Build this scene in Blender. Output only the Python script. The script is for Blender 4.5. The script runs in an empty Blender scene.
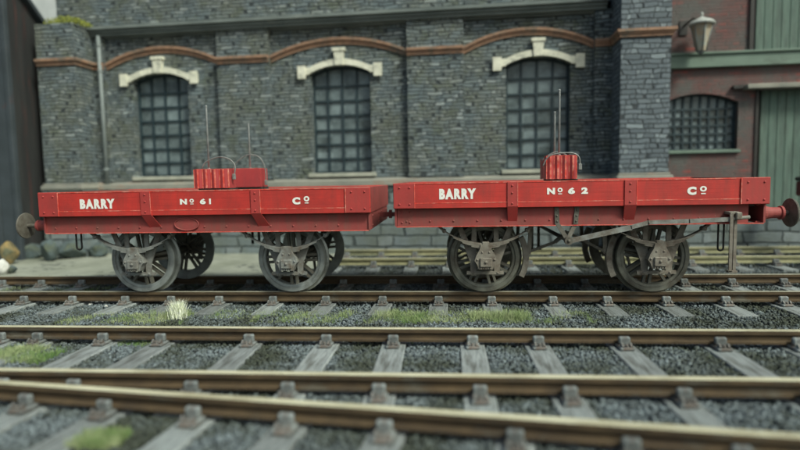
import bpy, bmesh, math, random
import numpy as np
from mathutils import Vector, Matrix
PI = math.pi
random.seed(7)
S = bpy.context.scene
COL = S.collection

# ---------------------------------------------------------------- camera
YAW, PITCH, ROLL, FPX, EYE, DIST = 0.0873118, 0.0841202, -0.0181650, 553.995, 1.53693, 7.419866
def axes():
    cy, sy, cp, sp = math.cos(YAW), math.sin(YAW), math.cos(PITCH), math.sin(PITCH)
    f = Vector((-sy*cp, cy*cp, -sp)); r = Vector((cy, sy, 0)); u = r.cross(f)
    c, s = math.cos(ROLL), math.sin(ROLL)
    return c*r + s*u, -s*r + c*u, f
AX = axes()
cam_data = bpy.data.cameras.new('camera'); cam = bpy.data.objects.new('camera', cam_data); COL.objects.link(cam)
cam_data.sensor_width = 36; cam_data.lens = FPX/800*36; cam_data.clip_end = 2000; cam_data.clip_start = 0.05
R_, U_, F_ = AX
cam.matrix_world = Matrix(((R_.x, U_.x, -F_.x, 0), (R_.y, U_.y, -F_.y, -DIST), (R_.z, U_.z, -F_.z, EYE), (0, 0, 0, 1)))
cam_data.dof.use_dof = True; cam_data.dof.focus_distance = 7.05; cam_data.dof.aperture_fstop = 0.28
S.camera = cam

# ---------------------------------------------------------------- light
SUN_EL, SUN_AZ = math.radians(48), math.radians(132)      # azimuth clockwise from +Y
w = bpy.data.worlds.new('World'); S.world = w; w.use_nodes = True
nt = w.node_tree; bg = nt.nodes['Background']
sky = nt.nodes.new('ShaderNodeTexSky'); sky.sky_type = 'NISHITA'; sky.sun_disc = False
sky.sun_elevation = SUN_EL; sky.sun_rotation = SUN_AZ; sky.air_density = 1.0; sky.dust_density = 6.0; sky.ozone_density = 1.0
tint = nt.nodes.new('ShaderNodeMix'); tint.data_type = 'RGBA'; tint.blend_type = 'MULTIPLY'; tint.inputs[0].default_value = 1; tint.inputs[7].default_value = (.89, 1, .96, 1)   # the photograph's cool green cast
nt.links.new(sky.outputs[0], tint.inputs[6]); nt.links.new(tint.outputs[2], bg.inputs[0]); bg.inputs[1].default_value = 0.10
sd = bpy.data.lights.new('sun', 'SUN'); sd.energy = 2.4; sd.angle = math.radians(11); sd.color = (.96, 1, .87)
sun = bpy.data.objects.new('sun', sd); COL.objects.link(sun)
tosun = Vector((math.sin(SUN_AZ)*math.cos(SUN_EL), math.cos(SUN_AZ)*math.cos(SUN_EL), math.sin(SUN_EL)))
sun.rotation_euler = tosun.to_track_quat('Z', 'Y').to_euler(); sun.location = (5, -5, 12)
S.view_settings.view_transform = 'Standard'; S.view_settings.look = 'None'; S.view_settings.gamma = 1
S.view_settings.use_curve_mapping = False; S.view_settings.exposure = 0.30
S.render.engine = 'CYCLES'

# ---------------------------------------------------------------- survey helper: sight line of a surveyed point met with a real plane
BYAW = math.radians(-2.35); BORG = Vector((0, 5.3, 0))
BX = Vector((math.cos(BYAW), math.sin(BYAW), 0)); BY = Vector((-math.sin(BYAW), math.cos(BYAW), 0))
def ray(u, v): return F_ + (u-400)/FPX*R_ - (v-225)/FPX*U_
O_ = Vector((0, -DIST, EYE))
def at(u, v, Y=None, Z=None):
    d = ray(u, v); t = (Y-O_.y)/d.y if Y is not None else (Z-O_.z)/d.z
    return O_ + t*d
def atb(u, v, y=0.0):                                       # point of a plane parallel to the building front, in its own frame
    d = ray(u, v); o = O_-BORG; t = (y - o.dot(BY))/d.dot(BY); P = o + t*d
    return P.dot(BX), P.z

# ---------------------------------------------------------------- mesh helpers
class MB:
    def __init__(s): s.v = []; s.f = []; s.m = []; s.sm = []
    def add(s, vs, fs, mi=0, smooth=False):
        b = len(s.v); s.v += [tuple(p) for p in vs]
        for f in fs: s.f.append([b+i for i in f]); s.m.append(mi); s.sm.append(smooth)
    def box(s, x0, x1, y0, y1, z0, z1, mi=0, bev=0.0):
        if bev > 0:
            bm = bmesh.new(); bmesh.ops.create_cube(bm, size=1)
            for q in bm.verts: q.co = Vector(((x0+x1)/2+q.co.x*(x1-x0), (y0+y1)/2+q.co.y*(y1-y0), (z0+z1)/2+q.co.z*(z1-z0)))
            bmesh.ops.bevel(bm, geom=bm.edges[:]+bm.verts[:], offset=bev, segments=1, affect='EDGES')
            bm.verts.index_update()
            s.add([q.co[:] for q in bm.verts], [[q.index for q in f.verts] for f in bm.faces], mi); bm.free(); return
        s.add([(x0,y0,z0),(x1,y0,z0),(x1,y1,z0),(x0,y1,z0),(x0,y0,z1),(x1,y0,z1),(x1,y1,z1),(x0,y1,z1)],
              [(0,3,2,1),(4,5,6,7),(0,1,5,4),(1,2,6,5),(2,3,7,6),(3,0,4,7)], mi)
    def prism(s, pts, y0, y1, mi=0):                        # polygon in XZ extruded along Y; pts counter-clockwise seen from -Y
        n = len(pts)
        s.add([(p[0], y0, p[1]) for p in pts]+[(p[0], y1, p[1]) for p in pts],
              [list(range(n)), list(range(2*n-1, n-1, -1))]+[[i, n+i, n+(i+1) % n, (i+1) % n] for i in range(n)], mi)
    def prismz(s, pts, z0, z1, mi=0):
        n = len(pts)
        s.add([(p[0], p[1], z0) for p in pts]+[(p[0], p[1], z1) for p in pts],
              [list(range(n-1, -1, -1)), list(range(n, 2*n))]+[[i, (i+1) % n, n+(i+1) % n, n+i] for i in range(n)], mi)
    def bar(s, a, b, w, h, mi=0, up=(0, 1, 0)):             # rectangular bar a->b; w across, h along 'up'
        a = Vector(a); b = Vector(b); d = (b-a).normalized(); u = Vector(up); c = d.cross(u).normalized(); u = c.cross(d).normalized()
        vs = []
        for P in (a, b):
            for sx, sy in ((-1,-1),(1,-1),(1,1),(-1,1)): vs.append(P+c*sx*w/2+u*sy*h/2)
        s.add(vs, [(3,2,1,0),(4,5,6,7),(0,1,5,4),(1,2,6,5),(2,3,7,6),(3,0,4,7)], mi)
    def tube(s, pts, r, n=8, mi=0, rads=None, closed=False):
        pts = [Vector(p) for p in pts]; N = len(pts); vs = []
        for i, p in enumerate(pts):
            if closed: d = pts[(i+1) % N]-pts[i-1]
            else: d = pts[min(i+1, N-1)]-pts[max(i-1, 0)]
            d.normalize(); ref = Vector((0, 1, 0)) if abs(d.y) < .9 else Vector((0, 0, 1))
            a = d.cross(ref).normalized(); b = d.cross(a); rr = rads[i] if rads else r
            for k in range(n): t = 2*PI*k/n; vs.append(p+a*math.cos(t)*rr+b*math.sin(t)*rr)
        fs = []
        for i in range(N if closed else N-1):
            j = (i+1) % N
            for k in range(n): fs.append((i*n+k, i*n+(k+1) % n, j*n+(k+1) % n, j*n+k))
        if not closed: fs += [list(range(n-1, -1, -1)), list(range((N-1)*n, N*n))]
        s.add(vs, fs, mi, True)
    def lathe(s, prof, axis, c, n=32, mi=0, caps=True):     # prof: (radius, position along axis)
        c = Vector(c); vs = []
        for r, h in prof:
            for k in range(n):
                t = 2*PI*k/n; a, b = r*math.cos(t), r*math.sin(t)
                vs.append(c+(Vector((a, h, b)) if axis == 'y' else Vector((h, a, b)) if axis == 'x' else Vector((a, b, h))))
        fs = [(i*n+k, i*n+(k+1) % n, (i+1)*n+(k+1) % n, (i+1)*n+k) for i in range(len(prof)-1) for k in range(n)]
        if caps: fs += [list(range(n)), list(range((len(prof)-1)*n, len(prof)*n))]
        s.add(vs, fs, mi)
    def rivet(s, x, y, z, r=.012, d=-1, mi=0):              # dome on a face looking along d*Y
        n = 8; vs = []
        for rr, h in ((1, 0), (.8, .5), (.35, .8)):
            for k in range(n): t = 2*PI*k/n; vs.append((x+r*rr*math.cos(t), y+d*r*h, z+r*rr*math.sin(t)))
        fs = [(i*n+k, i*n+(k+1) % n, (i+1)*n+(k+1) % n, (i+1)*n+k) for i in range(2) for k in range(n)]+[list(range(2*n, 3*n))]
        s.add(vs, fs, mi)
    def build(s, name, mats, parent=None, fix=True):
        me = bpy.data.meshes.new(name); me.from_pydata(s.v, [], s.f)
        mats = mats if isinstance(mats, (list, tuple)) else [mats]
        for m in mats: me.materials.append(m)
        me.polygons.foreach_set('material_index', s.m); me.polygons.foreach_set('use_smooth', s.sm)
        if fix:
            bm = bmesh.new(); bm.from_mesh(me); bmesh.ops.recalc_face_normals(bm, faces=bm.faces); bm.to_mesh(me); bm.free()
        me.update()
        o = bpy.data.objects.new(name, me); COL.objects.link(o)
        if parent: o.parent = parent
        return o
def tag(o, label=None, cat=None, group=None, kind=None):
    if label: o['label'] = label
    if cat: o['category'] = cat
    if group: o['group'] = group
    if kind: o['kind'] = kind
    return o
def empty(name, loc=(0, 0, 0), rz=0):
    o = bpy.data.objects.new(name, None); COL.objects.link(o); o.location = loc; o.rotation_euler = (0, 0, rz); o.empty_display_size = .1
    return o

# ---------------------------------------------------------------- materials
def srgb(r, g, b):
    f = lambda c: (c/255/12.92) if c/255 <= .04045 else ((c/255+.055)/1.055)**2.4
    return (f(r), f(g), f(b), 1)
def newmat(name):
    m = bpy.data.materials.new(name); m.use_nodes = True; n = m.node_tree; return m, n, n.nodes['Principled BSDF']
def mix(n, a, b, fac, mode='MIX'):
    x = n.nodes.new('ShaderNodeMix'); x.data_type = 'RGBA'; x.blend_type = mode
    for sock, val in ((x.inputs[6], a), (x.inputs[7], b), (x.inputs[0], fac)):
        if hasattr(val, 'links'): n.links.new(val, sock)
        elif isinstance(val, (tuple, list)): sock.default_value = (*val[:3], 1)
        else: sock.default_value = val
    return x.outputs[2]
def noise(n, vec, scale, detail=4, rough=.6):
    x = n.nodes.new('ShaderNodeTexNoise'); x.inputs['Scale'].default_value = scale; x.inputs['Detail'].default_value = detail
    x.inputs['Roughness'].default_value = rough
    if vec is not None: n.links.new(vec, x.inputs['Vector'])
    return x.outputs['Fac']
def ramp(n, fac, p0, p1):
    x = n.nodes.new('ShaderNodeMapRange'); x.inputs['From Min'].default_value = p0; x.inputs['From Max'].default_value = p1
    n.links.new(fac, x.inputs['Value']); return x.outputs[0]
def bump(n, h, strength, dist, bs):
    x = n.nodes.new('ShaderNodeBump'); x.inputs['Strength'].default_value = strength; x.inputs['Distance'].default_value = dist
    n.links.new(h, x.inputs['Height']); n.links.new(x.outputs[0], bs.inputs['Normal'])
def coords(n, sc=(1, 1, 1)):
    t = n.nodes.new('ShaderNodeTexCoord'); m = n.nodes.new('ShaderNodeMapping'); m.inputs['Scale'].default_value = sc
    n.links.new(t.outputs['Object'], m.inputs['Vector']); return m.outputs[0]
def mat(name, c1, c2, scale=6, rough=.7, metal=0, bmp=.2, bscale=60, bdist=.01, dirt=None, dscale=3, d0=.55, d1=.75, sc=(1, 1, 1), spec=.5, damt=1, vary=0):
    m, n, bs = newmat(name); v = coords(n, sc)
    col = mix(n, c1, c2, ramp(n, noise(n, v, scale, 6), .35, .65))
    if dirt is not None:
        f = ramp(n, noise(n, v, dscale, 8, .7), d0, d1)
        mm = n.nodes.new('ShaderNodeMath'); mm.operation = 'MULTIPLY'; mm.inputs[1].default_value = damt; n.links.new(f, mm.inputs[0])
        col = mix(n, col, dirt, mm.outputs[0])
    if vary:                                                 # each piece weathered a little differently
        oi = n.nodes.new('ShaderNodeObjectInfo'); mr = n.nodes.new('ShaderNodeMapRange'); mr.inputs['To Min'].default_value = 1-vary; mr.inputs['To Max'].default_value = 1+vary*.6
        n.links.new(oi.outputs['Random'], mr.inputs['Value']); col = mix(n, col, mr.outputs[0], 1.0, 'MULTIPLY')
    n.links.new(col, bs.inputs['Base Color'])
    bs.inputs['Roughness'].default_value = rough; bs.inputs['Metallic'].default_value = metal; bs.inputs['Specular IOR Level'].default_value = spec
    if bmp: bump(n, noise(n, v, bscale, 5), bmp, bdist, bs)
    return m
def paint(name, c1, c2, grime, chip, rough, gamt=.6, grain=True):
    """weathered paint: patchy tone, vertical grime runs, horizontal plank grain, small chips"""
    m, n, bs = newmat(name); v = coords(n); vs = coords(n, (9, 9, .9)); vh = coords(n, (.6, 1, 26))
    def mul(f, k):
        x = n.nodes.new('ShaderNodeMath'); x.operation = 'MULTIPLY'; x.inputs[1].default_value = k; n.links.new(f, x.inputs[0]); return x.outputs[0]
    col = mix(n, c1, c2, ramp(n, noise(n, v, 2.2, 8, .7), .35, .65))
    col = mix(n, col, grime, mul(ramp(n, noise(n, vs, 1.3, 8, .75), .48, .78), gamt))
    col = mix(n, col, grime, mul(ramp(n, noise(n, v, 1.1, 6, .7), .5, .75), gamt*.6))
    if grain: col = mix(n, col, (c2[0]*.6, c2[1]*.6, c2[2]*.6), mul(ramp(n, noise(n, vh, 2, 5, .6), .5, .8), .55))
    col = mix(n, col, chip, ramp(n, noise(n, v, 17, 6, .75), .69, .74))
    n.links.new(col, bs.inputs['Base Color']); bs.inputs['Roughness'].default_value = rough
    rr = n.nodes.new('ShaderNodeMapRange'); rr.inputs['To Min'].default_value = rough-.08; rr.inputs['To Max'].default_value = rough+.2
    n.links.new(noise(n, v, 5, 5), rr.inputs['Value']); n.links.new(rr.outputs[0], bs.inputs['Roughness'])
    bump(n, noise(n, vh if grain else v, 3 if grain else 30, 5), .25, .006, bs); return m
def brickmat(name, c1, c2, mort, w, h, ms=.06, rough=.85, extra=None, blotch=None, bdist=.02, warp=.02, moss=None, rnd=.55, bl=.5):
    """coursed rubble: staggered cells of stone, each with its own colour"""
    m, n, bs = newmat(name); L = n.links.new
    def math_(op, a, b=None, c=None):
        x = n.nodes.new('ShaderNodeMath'); x.operation = op
        for i_, q in enumerate((a, b, c)):
            if q is None: continue
            if hasattr(q, 'links'): L(q, x.inputs[i_])
            else: x.inputs[i_].default_value = q
        return x.outputs[0]
    t = n.nodes.new('ShaderNodeTexCoord'); sep = n.nodes.new('ShaderNodeSeparateXYZ'); L(t.outputs['Object'], sep.inputs[0])
    cb = n.nodes.new('ShaderNodeCombineXYZ'); L(math_('ADD', sep.outputs[0], sep.outputs[1]), cb.inputs[0]); L(sep.outputs[2], cb.inputs[1])
    nz = n.nodes.new('ShaderNodeTexNoise'); nz.inputs['Scale'].default_value = 2.5; nz.inputs['Detail'].default_value = 2; L(cb.outputs[0], nz.inputs['Vector'])
    sp2 = n.nodes.new('ShaderNodeSeparateXYZ'); L(nz.outputs['Color'], sp2.inputs[0])
    x = math_('MULTIPLY_ADD', sp2.outputs[0], warp*3, math_('ADD', sep.outputs[0], sep.outputs[1]))
    z = math_('MULTIPLY_ADD', sp2.outputs[1], warp, sep.outputs[2])
    zr = math_('DIVIDE', z, h); row = math_('FLOOR', zr)
    xr = math_('ADD', math_('DIVIDE', x, w), math_('MULTIPLY', math_('FRACT', math_('MULTIPLY', row, .5)), 1.0))
    xr = math_('ADD', xr, math_('SINE', math_('MULTIPLY', row, 12.7)))
    v = n.nodes.new('ShaderNodeCombineXYZ'); L(xr, v.inputs[0]); L(row, v.inputs[1])
    # stones: 1-D irregular cells along each course
    cell = n.nodes.new('ShaderNodeTexVoronoi'); cell.voronoi_dimensions = '2D'; cell.inputs['Scale'].default_value = 1; cell.inputs['Randomness'].default_value = 0
    # irregular stone lengths: squeeze the running coordinate
    xi = math_('ADD', xr, math_('MULTIPLY', math_('SINE', math_('MULTIPLY_ADD', xr, 2.3, math_('MULTIPLY', row, 5.1))), .28*rnd/.55))
    v2 = n.nodes.new('ShaderNodeCombineXYZ'); L(math_('FLOOR', xi), v2.inputs[0]); L(row, v2.inputs[1])
    wn = n.nodes.new('ShaderNodeTexWhiteNoise'); wn.noise_dimensions = '2D'; L(v2.outputs[0], wn.inputs['Vector'])
    n.nodes.remove(cell); n.nodes.remove(v)
    fx = math_('FRACT', xi); fz = math_('FRACT', zr)
    ex = math_('MULTIPLY', math_('MINIMUM', fx, math_('SUBTRACT', 1.0, fx)), w); ez = math_('MULTIPLY', math_('MINIMUM', fz, math_('SUBTRACT', 1.0, fz)), h)
    edge = math_('MINIMUM', ex, ez); edge = math_('ADD', edge, math_('MULTIPLY', math_('SUBTRACT', noise(n, cb.outputs[0], 24, 3), .5), ms*.16))
    inside = ramp(n, edge, ms*.04, ms*.16)
    r = wn.outputs['Value']; col = mix(n, c1, c2, r)
    if extra is not None: col = mix(n, col, extra, ramp(n, r, .72, 1.0)); 
    if blotch is not None: col = mix(n, col, blotch, math_('MULTIPLY', ramp(n, noise(n, cb.outputs[0], 1.3, 6, .65), .42, .62), bl))
    if moss is not None: col = mix(n, col, moss, math_('MULTIPLY', ramp(n, noise(n, cb.outputs[0], 2.6, 6, .7), .52, .68), .65))
    smp = n.nodes.new('ShaderNodeMapping'); smp.inputs['Scale'].default_value = (5, .35, 1); L(cb.outputs[0], smp.inputs['Vector'])
    col = mix(n, col, (.05, .06, .055), math_('MULTIPLY', ramp(n, noise(n, smp.outputs[0], 1.2, 5, .6), .54, .74), .35))
    col = mix(n, mort, col, inside)
    col = mix(n, col, mix(n, (.7, .7, .7), (1.3, 1.3, 1.3), noise(n, cb.outputs[0], 30, 4)), 1.0, 'MULTIPLY')
    L(col, bs.inputs['Base Color']); bs.inputs['Roughness'].default_value = rough
    hh = math_('ADD', math_('MULTIPLY', noise(n, cb.outputs[0], 30, 4), .5), math_('ADD', inside, math_('MULTIPLY', wn.outputs['Value'], .4))); bump(n, hh, .9, bdist, bs)
    return m
M = {}
M['red'] = paint('red_paint', (.56,.038,.028), (.41,.029,.024), (.17,.042,.032), (.60,.25,.20), .5, .6)
M['platered'] = paint('plate_red_paint', (.43,.045,.040), (.34,.038,.035), (.18,.06,.045), (.62,.36,.32), .5, .5, False)
M['worn_highlight'] = mat('worn_highlight_edge', (.72,.30,.24), (.6,.12,.08), 20, .6, dirt=(.62,.045,.03), dscale=9, d0=.4, d1=.6)  # pale pink: edge wear together with bright edge highlights put into the colour
M['dullred'] = paint('dusty_red_paint', (.30,.055,.050), (.22,.042,.038), (.15,.085,.065), (.42,.22,.19), .65, .75, False)
M['weightred'] = paint('block_red_paint', (.42,.05,.05), (.33,.035,.04), (.2,.05,.05), (.6,.3,.28), .4, .4, False)
M['white'] = mat('white_lettering', (.85,.84,.8), (.78,.77,.72), 30, .6, bmp=0)
M['steel'] = mat('weathered_underframe', (.24,.225,.19), (.155,.135,.11), 9, .72, bmp=.5, bscale=90, dirt=(.09,.062,.042), dscale=6, d0=.5, d1=.7)
M['steelgrey'] = mat('weathered_grey_underframe', (.25,.265,.25), (.16,.165,.155), 9, .68, bmp=.5, bscale=90, dirt=(.11,.085,.06), dscale=6, d0=.46, d1=.7)
M['brake'] = mat('brake_iron', (.13,.125,.105), (.08,.07,.055), 12, .65, bmp=.3)
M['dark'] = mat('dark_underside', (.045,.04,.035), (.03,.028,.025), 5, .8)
M['tyre'] = mat('wheel_steel', (.22,.225,.19), (.12,.12,.10), 6, .42, metal=.4, bmp=.15, dirt=(.08,.06,.045), dscale=4, d0=.48, d1=.72)
M['tyrebright'] = mat('bright_wheel_steel', (.38,.41,.40), (.24,.26,.25), 6, .36, metal=.45, bmp=.15, dirt=(.13,.12,.10), dscale=4, d0=.52, d1=.77)
M['spoke'] = mat('wheel_spoke_paint', (.15,.145,.12), (.085,.08,.065), 7, .6)
M['wire'] = mat('grey_wire', (.24,.25,.24), (.15,.155,.15), 20, .5, metal=.2, bmp=0)
M['rod'] = mat('steel_rod', (.28,.30,.30), (.17,.18,.18), 12, .5, bmp=0)
M['deck'] = mat('deck_boards', (.22,.19,.15), (.16,.135,.11), 6, .8, sc=(8,1,1))
M['railside'] = mat('rusty_rail_side', (.10,.07,.04), (.05,.036,.024), 5, .85, bmp=.5, bscale=70, dirt=(.13,.125,.10), dscale=2.5, d0=.55, d1=.74, sc=(.6,1,1), spec=.25)
M['railtop'] = mat('rail_running_surface', (.68,.66,.48), (.50,.47,.32), 6, .5, metal=.1, bmp=.15, sc=(.4,1,1), dirt=(.20,.165,.09), dscale=4, d0=.5, d1=.72, damt=.8)
M['railtopdull'] = mat('dull_rail_running_surface', (.46,.45,.36), (.30,.29,.22), 6, .5, metal=.2, bmp=.15, sc=(.4,1,1))
M['railpale'] = mat('pale_yellowed_rail_side', (.33,.32,.18), (.20,.19,.11), 5, .75, bmp=.3, bscale=70, sc=(.5,1,1), dirt=(.12,.13,.08), dscale=2, d0=.46, d1=.66)
M['sleeper'] = mat('weathered_sleeper', (.35,.385,.385), (.21,.235,.235), 6, .9, bmp=1, bscale=18, bdist=.02, sc=(9,.8,1), dirt=(.08,.082,.07), dscale=2, d0=.48, d1=.66, vary=.3)
M['sleeperdk'] = mat('dark_sleeper', (.15,.15,.14), (.1,.1,.09), 5, .9, bmp=.6, sc=(4,.7,1))
M['chair'] = mat('rail_chair_iron', (.22,.245,.245), (.11,.12,.118), 16, .8, bmp=.6, bscale=90, dirt=(.12,.075,.05), dscale=9, d0=.46, d1=.64, vary=.3)
M['ballast'] = mat('cinder_ballast', (.09,.105,.11), (.02,.024,.025), 30, .95, bmp=1, bscale=70, bdist=.03, dirt=(.04,.045,.028), dscale=1.6, d0=.46, d1=.6, damt=.9)
M['stone1'] = mat('ballast_stone', (.23,.28,.30), (.022,.027,.03), 30, .9, bmp=.3, bscale=120, dirt=(.035,.042,.024), dscale=1.4, d0=.43, d1=.58, damt=.9)
M['yard'] = mat('pale_yard_surface', (.31,.325,.27), (.22,.235,.195), 2.5, .85, bmp=.25, bscale=40, dirt=(.14,.155,.11), dscale=.9, d0=.46, d1=.75)
M['earth'] = mat('ground_earth', (.12,.115,.10), (.08,.08,.07), 3, .95, bmp=.6, bscale=20)
M['wall'] = brickmat('grey_rubble_stone', (.175,.22,.235,1), (.075,.098,.11,1), (.036,.046,.05,1), .16, .082, .09, extra=(.32,.37,.375,1), blotch=(.19,.195,.145,1), moss=(.075,.10,.058,1), warp=.11, bdist=.045, rnd=.75, bl=.6)
M['wallbig'] = brickmat('grey_block_stone', (.16,.195,.22,1), (.075,.095,.11,1), (.045,.055,.062,1), .17, .10, .085, extra=(.25,.30,.325,1), warp=.09, bdist=.035, rnd=.75)
M['plinth'] = brickmat('large_plinth_stone', (.20,.245,.26,1), (.13,.16,.17,1), (.06,.075,.075,1), .58, .25, .16, extra=(.25,.29,.30,1), blotch=(.13,.15,.125,1), bdist=.05, warp=.06, bl=.8)
M['redbrick'] = brickmat('red_brown_brick', (.15,.07,.065,1), (.105,.07,.068,1), (.10,.095,.088,1), .2, .07, .05, extra=(.25,.065,.055,1), blotch=(.10,.105,.10,1), bdist=.01, warp=.01, bl=.9)
M['cornice'] = mat('cornice_stone', (.19,.22,.21), (.12,.145,.14), 3, .85, bmp=.3, sc=(.5,1,1), dirt=(.28,.30,.27), dscale=4, d0=.6, d1=.8)
M['terra'] = mat('terracotta_moulding', (.38,.225,.145), (.25,.15,.10), 9, .85, bmp=.6, bscale=30, dirt=(.13,.125,.105), dscale=2.2, d0=.5, d1=.68)
M['cream'] = mat('cream_dressed_stone', (.78,.77,.64), (.58,.58,.47), 6, .8, bmp=.4, dirt=(.27,.28,.23), dscale=5, d0=.52, d1=.7)
M['ledge'] = mat('weathered_ledge_stone', (.30,.295,.25), (.20,.205,.18), 3, .85, bmp=.4, dirt=(.34,.22,.16), dscale=2.2, d0=.56, d1=.7, sc=(.6,1,1))
M['sill'] = mat('dull_sill_stone', (.42,.42,.35), (.30,.31,.26), 5, .85, bmp=.3)
M['frame'] = mat('teal_window_paint', (.02,.042,.052), (.014,.028,.036), 6, .6, bmp=0)
def panemat():
    """dusty glass, every pane with its own film of dirt and its own slight lean"""
    m, n, bs = newmat('dusty_window_glass'); v = coords(n); L = n.links.new
    sn = n.nodes.new('ShaderNodeVectorMath'); sn.operation = 'SNAP'; sn.inputs[1].default_value = (.345, 9, .365); L(v, sn.inputs[0])
    wn = n.nodes.new('ShaderNodeTexWhiteNoise'); L(sn.outputs[0], wn.inputs['Vector'])
    col = mix(n, (.21, .265, .275), (.125, .16, .17), ramp(n, noise(n, v, 3.2, 6), .35, .65))
    col = mix(n, col, (.085, .11, .115), ramp(n, noise(n, v, 1.6, 6, .7), .5, .7))
    col = mix(n, col, mix(n, (.6, .6, .6), (1.1, 1.1, 1.1), wn.outputs['Value']), 1.0, 'MULTIPLY')
    L(col, bs.inputs['Base Color']); r = n.nodes.new('ShaderNodeMapRange'); r.inputs['To Min'].default_value = .08; r.inputs['To Max'].default_value = .45
    L(wn.outputs['Value'], r.inputs['Value']); L(r.outputs[0], bs.inputs['Roughness']); bump(n, noise(n, v, 2, 2), .3, .05, bs); return m
M['pane'] = panemat()
M['greenpaint'] = mat('sage_green_paint', (.125,.19,.155), (.09,.145,.12), 3, .75, bmp=.2, sc=(3,1,.5), dirt=(.06,.08,.068), dscale=2.4, d0=.44, d1=.72)
M['greenbeam'] = mat('green_beam_paint', (.165,.235,.19), (.125,.18,.145), 3, .7, bmp=.2, sc=(.5,1,1), dirt=(.09,.11,.09), dscale=2, d0=.48, d1=.7)
M['darkshed'] = mat('tarred_shed_boards', (.028,.03,.03), (.016,.017,.018), 2, .75, sc=(4,4,.3), dirt=(.075,.03,.026), dscale=1.2, d0=.55, d1=.7)
M['shedfront'] = mat('slate_blue_shed_front', (.045,.058,.068), (.03,.04,.046), 2, .7, dirt=(.10,.04,.036), dscale=1.3, d0=.58, d1=.72)
M['lampwhite'] = mat('lamp_white_enamel', (.42,.44,.42), (.34,.36,.34), 6, .45, bmp=0)
M['lampglass'] = mat('lamp_glass_reflection', (.36,.40,.36), (.40,.28,.17), 4, .2, bmp=0)  # orange tone is a reflection painted into the glass colour
M['black'] = mat('black_iron', (.02,.02,.02), (.03,.028,.025), 6, .6)
M['pipe'] = mat('grey_downpipe', (.22,.25,.25), (.17,.2,.2), 4, .6)
M['mossm'] = mat('moss', (.42,.44,.08), (.22,.27,.07), 14, .95)
M['grass'] = mat('grass_blades', (.24,.31,.13), (.42,.46,.27), 9, .85, bmp=0, dirt=(.11,.21,.05), dscale=2.2, d0=.44, d1=.62)
M['straw'] = mat('bleached_grass', (.95,.97,.88), (.6,.66,.42), 25, .8, bmp=0)
M['ochre'] = mat('ochre_sack', (.30,.21,.08), (.17,.13,.06), 5, .9, bmp=.9, bscale=8, bdist=.05, dirt=(.08,.09,.055), dscale=3, d0=.42, d1=.6)
M['paleobj'] = mat('whitewashed_stone', (.66,.66,.62), (.5,.5,.47), 6, .8)
M['boulder'] = mat('blue_grey_rock', (.10,.135,.14), (.045,.062,.064), 4, .95, bmp=1, bscale=7, bdist=.08, dirt=(.10,.115,.07), dscale=3, d0=.5, d1=.68)
M['beamred'] = mat('dark_red_beam', (.16,.03,.028), (.10,.022,.02), 6, .6)

# ---------------------------------------------------------------- setting: ground
g = MB(); g.box(-300, 300, -60, 400, -1.0, -.34); tag(g.build('ground', M['earth']), 'dark earth under and around the tracks', kind='structure')
def ballast_sheet():
    nx, ny = 300, 190; x = np.linspace(-13, 12, nx); y = np.linspace(-7.5, 4.95, ny); X, Y = np.meshgrid(x, y)
    rng = np.random.default_rng(3)
    Z = -.210+rng.normal(0, .007, X.shape)+.012*np.sin(X*2.1+Y)*np.sin(Y*1.7-X*.6)
    v = np.stack([X, Y, Z], -1).reshape(-1, 3); i = np.arange(ny-1)[:, None]*nx+np.arange(nx-1)[None]; i = i.ravel()
    me = bpy.data.meshes.new('ballast_bed'); me.from_pydata(v.tolist(), [], np.stack([i, i+1, i+nx+1, i+nx], 1).tolist())
    me.materials.append(M['ballast']); o = bpy.data.objects.new('ballast_bed', me); COL.objects.link(o)
    tag(o, 'dark cinder bed the tracks lie in', kind='structure')
ballast_sheet()
g = MB(); x1, y1 = -2.5, 5.4
g.prismz([(-16, 2.05), (-6.5, 2.0), (-4.4, 1.95), (-2.75, 2.1), (x1, 2.4), (x1+.08, y1), (-16, y1+.7)], -.33, -.195)
tag(g.build('yard_paving', M['yard']), 'pale level yard surface behind the left wagon', kind='structure')

# ---------------------------------------------------------------- tracks
RZ = -.13
def rail_mesh(pts, name, tm, sm, parent):
    prof = [(-.035,0,0),(-.035,-.038,1),(-.011,-.05,1),(-.011,-.098,1),(-.04,-.11,1),(-.04,RZ,1),(.04,RZ,1),(.04,-.11,1),(.011,-.098,1),(.011,-.05,1),(.035,-.038,1),(.035,0,0)]
    b = MB(); n = len(prof); N = len(pts); vs = []
    for i, (x, y) in enumerate(pts):
        a = Vector(pts[min(i+1, N-1)])-Vector(pts[max(i-1, 0)]); a.normalize(); nx, ny = -a.y, a.x
        for o, z, _ in prof: vs.append((x+nx*o, y+ny*o, z))
    b.v = [tuple(v) for v in vs]
    for i in range(N-1):
        for k in range(n):
            j = (k+1) % n; b.f.append([i*n+k, i*n+j, (i+1)*n+j, (i+1)*n+k]); b.m.append(0 if k == n-1 else 1); b.sm.append(False)
    b.f += [list(range(n)), list(range((N-1)*n, N*n))]; b.m += [1, 1]; b.sm += [False, False]
    return b.build(name, [tm, sm], parent)
def chair_mesh():
    b = MB(); b.box(-.07, .07, -.19, .19, -.163, RZ, bev=.01)
    for sgn in (-1, 1):
        ys = sorted((sgn*.047, sgn*.10)); b.box(-.055, .055, ys[0], ys[1], RZ, -.05, bev=.012)
        b.bar((-.04, sgn*.13, -.105), (-.04, sgn*.165, RZ-.005), .02, .04); b.bar((.04, sgn*.13, -.105), (.04, sgn*.165, RZ-.005), .02, .04)
        b.lathe([(.018, RZ), (.018, RZ+.02), (.008, RZ+.028)], 'z', (0, sgn*.155, 0), 8)
    b.box(-.03, .03, .04, .075, -.11, -.032, bev=.006)
    me = b.build('tmp', M['chair']); m = me.data; bpy.data.objects.remove(me); return m
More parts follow.
